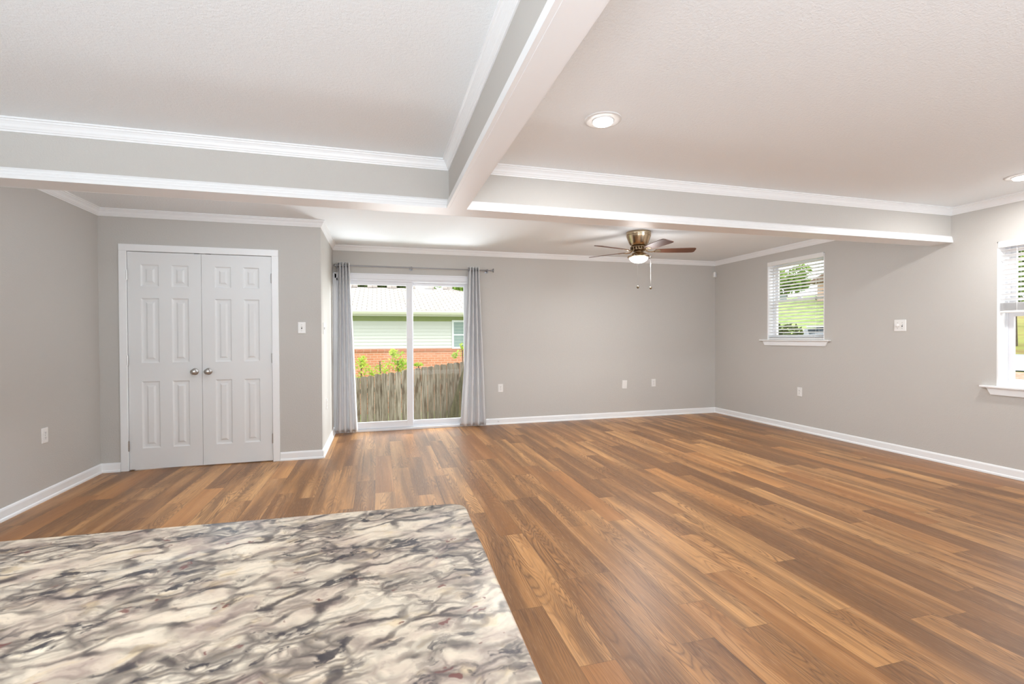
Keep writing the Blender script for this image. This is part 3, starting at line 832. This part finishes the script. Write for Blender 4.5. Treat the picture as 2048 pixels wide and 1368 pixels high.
def tree(name, label, x, y, z0, h, r, m, n, size, seed, group=None, cat='tree'):
    t = empty(name, (x, y, z0), label, cat, group)
    rnd = random.Random(seed)
    g = B(); tube(g, [(x, y, z0-.2), (x+.05, y, z0+h*.3), (x-.05, y+.05, z0+h*.62)], [r*.09+.03, r*.06+.02, r*.03+.01], 8); obj('trunk', g, M['bark'], t)
    bl = [((x+rnd.uniform(-.5, .5)*r, y+rnd.uniform(-.5, .5)*r, z0+h*rnd.uniform(.45, .82)), (r*rnd.uniform(.4, .65),)*2+(h*.2,)) for _ in range(9)]
    obj('crown', foliage(bl, n, size, seed), m, t)
    return t

# ground on the back side and beyond the right wall
M['lawn'] = vnoise_mat('lawn_grass', (.16, .24, .06), (.40, .46, .18), 2.2, .95, 6)
M['hill'] = vnoise_mat('dry_grass_bank', (.34, .22, .10), (.42, .46, .12), .55, .95, 6)
M['asphalt'] = vnoise_mat('pale_asphalt', (.42, .42, .45), (.52, .52, .55), 8, .9, 5)
M['concrete'] = vnoise_mat('concrete', (.5, .49, .46), (.6, .58, .55), 10, .9, 5)
obj('yard_ground', boxb(-25, 4.5, YB+T+.9, 60, -1.45, -1.15), M['lawn'], kind='structure')
obj('patio_slab', boxb(-1.4, 2.6, YB+T, YB+T+.9, -1.3, -.06), M['concrete'], kind='structure')
def street_height(x, y):
    az = math.degrees(math.atan2(x, y)); r = math.hypot(x, y)
    k = min(max((az-50)/10, 0), 1); k = k*k*(3-2*k)
    r0 = 17+(40-17)*k; q = max(0, (r-r0)/(16+6*k)); q = min(q, 1.6)
    return -.02+ (3.3*(q if q < 1 else 1+(q-1)*.5))*1.0
bm = B(); NX = NY = 60; gv = []
for j in range(NY+1):
    row = []
    for i in range(NX+1):
        x = XR+T+.02+(i/NX)*65; y = -8+(j/NY)*62
        row.append(bm.verts.new((x, y, street_height(x, y)+.05*mnoise.noise(Vector((x*.4, y*.4, 0))))))
    gv.append(row)
for j in range(NY):
    for i in range(NX):
        f = bm.faces.new((gv[j][i], gv[j][i+1], gv[j+1][i+1], gv[j+1][i]))
        c = f.calc_center_median(); az = math.degrees(math.atan2(c.x, c.y)); r = math.hypot(c.x, c.y)
        f.material_index = 1 if az > 54 and r > 36 else (2 if az > 54 and r < 23 else 0)
obj('street_ground', bm, [M['lawn'], M['hill'], vnoise_mat('fallen_leaves', (.30, .15, .08), (.55, .42, .34), 6, .95, 6)], kind='structure', smooth=True)
bm = B()
rv = [[bm.verts.new((math.sin(R(a))*r, math.cos(R(a))*r, .05+street_height(math.sin(R(a))*r, math.cos(R(a))*r))) for r in (23.5, 30, 40.5)] for a in range(53, 92, 3)]
for a, b in zip(rv, rv[1:]):
    for k in range(2): bm.faces.new((a[k], a[k+1], b[k+1], b[k]))
bmesh.ops.recalc_face_normals(bm, faces=bm.faces[:])
s = obj('street', bm, M['asphalt'], kind='structure')

# neighbour house behind the fence
HY = 15.0
def brick_mat(name, c1, c2, mortar, axis='XZ', scale=1.0):
    m = mat(name, c1, .85, spec=.2); t = NT(m)
    tc = t.n.new('ShaderNodeTexCoord'); sp = t.n.new('ShaderNodeSeparateXYZ'); t.link(tc.outputs['Object'], sp.inputs[0])
    cb = t.n.new('ShaderNodeCombineXYZ'); t.link(sp.outputs[0], cb.inputs[0]); t.link(sp.outputs[2], cb.inputs[1])
    b = t.n.new('ShaderNodeTexBrick'); t.link(cb.outputs[0], b.inputs[0])
    b.inputs['Color1'].default_value = (*c1, 1); b.inputs['Color2'].default_value = (*c2, 1); b.inputs['Mortar'].default_value = (*mortar, 1)
    b.inputs['Scale'].default_value = 1; b.inputs['Brick Width'].default_value = .21*scale; b.inputs['Row Height'].default_value = .073*scale; b.inputs['Mortar Size'].default_value = .007
    t.link(b.outputs[0], t.p.inputs['Base Color']); return m
M['brick'] = brick_mat('orange_brick', (.56, .22, .12), (.66, .28, .16), (.62, .44, .34))
M['brick_cap'] = brick_mat('brick_rowlock', (.46, .16, .085), (.54, .21, .12), (.52, .36, .28), scale=1)
def siding_mat():
    m = mat('white_lap_siding', (.66, .66, .62), .6); t = NT(m)
    return m
M['siding'] = siding_mat()
M['eave'] = mat('cream_gutter', (.55, .55, .43), .5)
M['soffit'] = vnoise_mat('vented_soffit_green_cast', (.24, .28, .07), (.34, .38, .13), 30, .8)  # green cast and shade under the eave are put into this colour
def shingle():
    m = mat('pale_shingles', (.6, .55, .5), .9, spec=.15); t = NT(m)
    tc = t.n.new('ShaderNodeTexCoord'); sp = t.n.new('ShaderNodeSeparateXYZ'); t.link(tc.outputs['Object'], sp.inputs[0])
    cb = t.n.new('ShaderNodeCombineXYZ'); t.link(sp.outputs[0], cb.inputs[0]); t.link(sp.outputs[1], cb.inputs[1])
    b = t.n.new('ShaderNodeTexBrick'); t.link(cb.outputs[0], b.inputs[0])
    b.inputs['Color1'].default_value = (.38, .34, .31, 1); b.inputs['Color2'].default_value = (.53, .475, .44, 1); b.inputs['Mortar'].default_value = (.18, .16, .145, 1)
    b.inputs['Scale'].default_value = 1; b.inputs['Brick Width'].default_value = .30; b.inputs['Row Height'].default_value = .22; b.inputs['Mortar Size'].default_value = .013
    n = t.noise(tc.outputs['Object'], 1.6, 5, .6)
    t.link(t.mix(t.math('MULTIPLY', n, .5), b.outputs[0], (.50, .445, .41)), t.p.inputs['Base Color']); return m
M['shingle'] = shingle()
hx0, hx1, hyw = -9, 6.6, HY+.55
nh = empty('house', ((hx0+hx1)/2, hyw, -1.15), 'neighbouring house with pale shingle roof, white siding and orange brick base', 'house')
obj('brick_base', boxb(hx0, hx1, hyw, hyw+7, -1.15, .80), M['brick'], nh)
bm = B(); box(bm, hx0, hx1+.03, hyw-.035, hyw+.2, .80, .895); obj('brick_ledge', bm, M['brick_cap'], nh)
bm = B(); z = .895; k = 0
while z < 1.86:
    v = [bm.verts.new(p) for p in ((hx0, hyw-.026, z), (hx1, hyw-.026, z), (hx1, hyw-.002, min(z+.105, 1.93)), (hx0, hyw-.002, min(z+.105, 1.93)))]
    bm.faces.new(v)
    v = [bm.verts.new(p) for p in ((hx0, hyw-.002, z), (hx1, hyw-.002, z), (hx1, hyw-.026, z), (hx0, hyw-.026, z))]
    bm.faces.new(v[::-1]); z += .105
box(bm, hx0, hx1, hyw, hyw+7, .895, 1.93)
obj('siding_wall', bm, M['siding'], nh)
obj('frieze_and_shade', boxb(hx0, hx1, hyw-.03, hyw, 1.76, 1.93), M['soffit'], nh)  # frieze plus the eave's shadow band, given the soffit's dark colour
obj('soffit', boxb(hx0-.5, hx1+.5, HY, hyw, 1.915, 1.93), M['soffit'], nh)
bm = B(); box(bm, hx0-.5, hx1+.5, HY-.02, HY, 1.90, 2.04); prism(bm, [(HY-.02, 2.05), (HY-.11, 2.05), (HY-.13, 2.02), (HY-.11, 1.96), (HY-.09, 1.94), (HY-.02, 1.94)], 'X', hx0-.5, hx1+.5)
obj('gutter', bm, M['eave'], nh)
bm = B(); rz = 3.17; ry = HY+4.1; rx1 = 2.6; ex = hx1+.5
def rf(*p): bm.faces.new([bm.verts.new(q) for q in p])
e0 = (hx0-.5, HY, 2.045); e1 = (rx1+4.1, HY, 2.045); e2 = (rx1+4.1, HY+8.2, 2.045); e3 = (hx0-.5, HY+8.2, 2.045); r0_ = (hx0+3.6, ry, rz); r1_ = (rx1, ry, rz)
rf(e0, e1, r1_, r0_); rf(e1, e2, r1_); rf(e2, e3, r0_, r1_); rf(e3, e0, r0_); rf(e0, e3, e2, e1)
bmesh.ops.remove_doubles(bm, verts=bm.verts[:], dist=1e-4)
obj('roof', bm, M['shingle'], nh)
x = -4.0
while x < rx1-.1:
    obj('ridge_cap', boxb(x, x+.36, ry-.1, ry+.1, rz-.01, rz+.085), M['shingle'], nh); x += .72
bm = B(); tube(bm, [r1_, e1], .035, 6)
obj('hip_cap', bm, M['shingle'], nh)
hw = B(); wx0, wx1, wz0, wz1 = 2.36, 3.55, .93, 1.74
box(hw, wx0-.06, wx0, hyw-.05, hyw, wz0-.06, wz1+.06); box(hw, wx1, wx1+.06, hyw-.05, hyw, wz0-.06, wz1+.06)
box(hw, wx0, wx1, hyw-.05, hyw, wz1, wz1+.06); box(hw, wx0, wx1, hyw-.05, hyw, wz0-.06, wz0); box(hw, wx0, wx1, hyw-.04, hyw, 1.30, 1.345)
win = obj('window', hw, M['vinyl'], nh)
obj('pane', boxb(wx0, wx1, hyw-.025, hyw-.019, wz0, wz1), mat('dusky_window_glass', (.28, .36, .34), .15), win)

# trees beyond the roof
for i, (x, y, h, r, kind) in enumerate(((-6.4, 30, 8.5, 2.9, 'leaf_dark'), (-.2, 30, 9, 2.9, 'leaf_dark'), (6.0, 30, 8.5, 2.9, 'leaf_mid'), (12.2, 30, 9, 2.9, 'leaf_dark'))):
    tree('tree', ('leafy tree rising behind the left part of the neighbouring roof', 'dark leafy tree behind the middle of the neighbouring roof', 'olive green tree showing past the hip of the neighbouring roof', 'tall leafy tree right of the neighbouring roof')[i],
         x, y, -1.15, h, r, M[kind], 5200, .20, 40+i)

# weathered fence
def fence_mat():
    m = mat('weathered_cedar', (.4, .35, .28), .9, spec=.15); t = NT(m)
    oi = t.n.new('ShaderNodeObjectInfo')
    def wc(sc, add=0):
        tc = t.n.new('ShaderNodeTexCoord'); a = t.n.new('ShaderNodeVectorMath'); a.operation = 'ADD'
        t.link(tc.outputs['Object'], a.inputs[0]); t.link(oi.outputs['Location'], a.inputs[1])
        mp = t.n.new('ShaderNodeMapping'); mp.inputs['Scale'].default_value = sc; mp.inputs['Location'].default_value = (add, 0, 0)
        t.link(a.outputs[0], mp.inputs[0]); return mp.outputs[0]
    v = wc((7, 7, .9)); n = t.noise(v, 1.6, 5, .65); n2 = t.noise(wc((42, 42, 2.2)), 1, 4, .6)
    n3 = t.noise(wc((9, 9, 2.0), 3), 1, 3, .6)
    c = t.ramp(n2, [(.32, (.07, .055, .04)), (.47, (.26, .215, .165)), (.68, (.44, .385, .32))])
    c = t.mix(t.ramp(n, [(.35, .6), (.6, .0)]), c, (.10, .075, .045))
    c = t.mix(t.math('MULTIPLY', t.ramp(n3, [(.56, .0), (.68, 1.0)]), .8), c, (.07, .04, .022))
    c = t.mix(t.math('MULTIPLY', oi.outputs['Random'], .42), c, (.13, .105, .08))
    t.link(c, t.p.inputs['Base Color']); t.bump(n2, .5, .01); return m
M['fence'] = fence_mat()
FYY = 10.0
fn = empty('wooden_fence', (0, FYY, -1.15), 'weathered grey picket fence with uneven tops outside the glass door', 'fence')
rnd = random.Random(5); x = -2.8; i = 0
def ftop(x): return .445+(x+.42)*.135+.00*x
while x < 5.2:
    w = rnd.uniform(.128, .142); zt = ftop(x)+rnd.uniform(-.018, .018); zy = FYY+rnd.uniform(-.006, .006)
    lean = rnd.uniform(-.006, .006); g = B()
    nn = 10; tops = [(x+w*k/4, zt+rnd.uniform(-.008, .008)-(.018 if k in (0, 4) else 0)) for k in range(5)]
    pts = [(x+lean, -1.15), (x+w-.006+lean, -1.15), (x+w-.006, tops[4][1])]+[(a-.004, b) for a, b in reversed(tops[1:4])]+[(x, tops[0][1])]
    prism(g, pts, 'Y', zy, zy+.018)
    obj('picket', g, M['fence'], fn); x += w
for zz in (-.75, .15):
    g = B(); v = []
    for xx, yy, dz in ((-2.8, FYY+.03, 0), (-2.8, FYY+.07, 0), (5.2, FYY+.07, 0), (5.2, FYY+.03, 0)):
        v.append((g.verts.new((xx, yy, zz+(xx*.1))), g.verts.new((xx, yy, zz+.09+(xx*.1)))))
    for k in range(4): g.faces.new((v[k][0], v[(k+1) % 4][0], v[(k+1) % 4][1], v[k][1]))
    g.faces.new([q[0] for q in v][::-1]); g.faces.new([q[1] for q in v]); obj('rail', g, M['fence'], fn)
# slatted side gate with its diagonal brace, nearer than the fence
GY = 9.35
gt = empty('side_gate', (2.1, GY, -.9), 'shadow-dark slatted gate with a diagonal brace in front of the fence by the right curtain', 'gate')
br = ((1.27, -.52), (1.66, .70))
g = B(); prism(g, [(br[0][0]-.035-.09, br[0][1]-.28), (br[0][0]+.035-.09, br[0][1]-.28), (br[1][0]+.035, br[1][1]), (br[1][0]-.035, br[1][1])], 'Y', GY-.05, GY-.01)
M['gate'] = vnoise_mat('weathered_slats_shaded', (.05, .045, .025), (.13, .11, .065), 8, .9, 4, stretch=(4, 4, .5))  # darker than the fence: the gate's shadow is put into the colour
obj('brace', g, M['gate'], gt)
x = 1.22
while x < 2.6:
    zt_ = min(.72, br[0][1]+(x-br[0][0])*(br[1][1]-br[0][1])/(br[1][0]-br[0][0]))
    if zt_ > -.75: obj('slat', boxb(x, x+.052, GY, GY+.02, -.9, max(zt_, -.7)), M['gate'], gt)
    x += .066
obj('rail', boxb(1.2, 2.62, GY+.021, GY+.06, -.85, -.76), M['gate'], gt)
# vine and bushes growing over the fence
def climber(name, label, cat, blobs, n, size, seed, stems):
    t = empty(name, (stems[0][0][0], stems[0][0][1], -1.15), label, cat)
    g = B()
    for st_ in stems: tube(g, st_, .012, 6)
    obj('stem', g, M['bark'], t); obj('leaves', foliage(blobs, n, size, seed), M['leaf_lime'], t)
climber('climbing_vine', 'lime green vine spilling over the fence at the left pane', 'vine',
        [((-.38, 10.35, .50), (.24, .14, .24)), ((-.34, 10.35, .74), (.12, .1, .13)), ((-.05, 10.35, .52), (.26, .14, .18)), ((.22, 10.35, .60), (.24, .13, .20)), ((.40, 10.35, .78), (.15, .11, .22)), ((.50, 10.35, .62), (.16, .1, .18)), ((.28, 10.35, .92), (.07, .07, .09))],
        900, .036, 3, [[(x, 10.35, -1.2), (x+.05, 10.36, -.3), (x+.02, 10.35, .75)] for x in (-.38, .0, .36)])
climber('sapling', 'small yellow-green sapling above the fence at the right pane', 'sapling',
        [((1.80, 10.4, .90), (.16, .08, .10)), ((1.76, 10.4, 1.04), (.05, .05, .07)), ((1.6, 10.4, .84), (.08, .06, .07))],
        120, .036, 9, [[(1.80, 10.4, -1.2), (1.79, 10.4, .1), (1.77, 10.4, 1.06)]])
climber('low_sprig', 'tiny green sprig peeping over the fence beside the door stile', 'sapling',
        [((.82, 10.4, .66), (.10, .07, .05))], 60, .032, 19, [[(.82, 10.4, -1.2), (.82, 10.4, .66)]])

# street side: hedge, car, houses, trees
g = foliage([((7.6+.28*k, 9.0, .75), (.33, .4, .78)) for k in range(7)], 2600, .10, 77)
props(obj('dark_hedge', g, M['leaf_dark']), 'dark clipped hedge low outside the far window', 'hedge')
def car(x, y, z, rz):
    t = empty('car', (0, 0, 0), 'white car parked outside the far window, seen through the blind', 'car')
    def loft(secs, m, nm, par):
        g = B(); rings = [[g.verts.new(p) for p in s] for s in secs]; n = len(rings[0])
        for a, b in zip(rings, rings[1:]):
            for k in range(n): g.faces.new((a[k], a[(k+1) % n], b[(k+1) % n], b[k]))
        g.faces.new(rings[0][::-1]); g.faces.new(rings[-1]); bmesh.ops.recalc_face_normals(g, faces=g.faces[:])
        return obj(nm, g, m, par, smooth=True, auto=40)
    white = mat('white_car_paint', (.75, .78, .84), .2)
    secs = []
    for xx, w, zb, zt in ((-2.25, .62, .45, .72), (-2.15, .80, .28, .92), (-1.5, .88, .22, .98), (-.6, .90, .2, .99), (.6, .90, .2, .97), (1.3, .88, .22, .92), (2.0, .80, .28, .78), (2.2, .60, .42, .66)):
        secs.append([(xx, -w, zb), (xx, w, zb), (xx, w*1.02, (zb+zt)/2), (xx, w*.94, zt-.06), (xx, w*.8, zt), (xx, -w*.8, zt), (xx, -w*.94, zt-.06), (xx, -w*1.02, (zb+zt)/2)])
    loft(secs, white, 'body', t)
    secs = []
    for xx, w, zt in ((-1.95, .72, .96), (-1.2, .66, 1.40), (-.3, .66, 1.47), (.35, .66, 1.43), (1.15, .74, .95)):
        secs.append([(xx, -w-.06, .90), (xx, w+.06, .90), (xx, w, zt-.05), (xx, w*.85, zt), (xx, -w*.85, zt), (xx, -w, zt-.05)])
    loft(secs, mat('dark_car_glass', (.04, .05, .06), .08), 'cabin_glass', t)
    g = B(); box(g, -1.15, .32, -.56, .56, 1.44, 1.475); obj('roof_panel', g, white, t, bevel=.012)
    for sx in (-1.35, 1.35):
        for sy in (-.82, .82):
            g = B(); lathe(g, [(.18, -.1), (.32, -.1), (.335, -.06), (.335, .06), (.32, .1), (.18, .1)], (sx, sy, .335), 24, 'Y'); obj('wheel', g, M['rubber'], t, smooth=True, auto=40)
    t.location = (x, y, z); t.rotation_euler = (0, 0, rz)
car(12.5, 10.1, 0.02, R(12))
M['pink_brick'] = brick_mat('far_pink_brick', (.62, .38, .30), (.68, .44, .36), (.7, .55, .48))
def far_house(label, x0, x1, y0, z0, zt, m, roof_z):
    t = empty('far_house', ((x0+x1)/2, y0, z0), label, 'house')
    w = obj('wall', boxb(x0, x1, y0, y0+6, z0, zt), m, t)
    g = B(); prism(g, [(y0-.5, zt), (y0+3, roof_z), (y0+6.5, zt)], 'X', x0-.4, x1+.4); obj('roof', g, mat('brown_shingle', (.22, .14, .11), .9), t)
    for k in range(2):
        xx = x0+(x1-x0)*(.3+.4*k); obj('window', boxb(xx-.5, xx+.5, y0-.06, y0, z0+1.0, z0+2.1), mat('far_glass', (.2, .24, .26), .2), t)
far_house('low brown-roofed house far up the lawn beyond the car', 20.5, 27.5, 25.5, 1.8, 2.6, M['pink_brick'], 3.45)
far_house('pink brick house at the right side of the far window view', 24.6, 27.6, 16.0, .4, 4.3, M['pink_brick'], 5.6)
for i, (x, y, h, r, kd) in enumerate(((24, 36, 4.0, 2.2, 'leaf_mid'), (30, 37, 4.0, 2.4, 'leaf_mid'), (36.5, 36, 4, 2.2, 'leaf_mid'))):
    z = street_height(x, y)
    tree('tree', ('pale green round tree up the lawn, leftmost through the far blind', 'pale green round tree up the lawn, middle of three', 'pale green round tree up the lawn beside the pink brick house')[i], x, y, z-.4, h, r, M[kd], 1800, .22, 60+i)
for i, (x, y, h, r, kd) in enumerate(((38.6, 20.6, 8.2, 3.0, 'leaf_mid'), (47, 23.5, 14, 4.6, 'leaf_dark'), (41, 12.5, 10, 3.6, 'leaf_lime'))):
    z = street_height(x, y)
    tree('tree', ('green tree on the bank across the street, left in the near window', 'dark tall tree farthest back on the bank across the street', 'lime green tree on the bank across the street')[i], x, y, z-.3, h, r, M[kd], 4200, .30, 80+i)
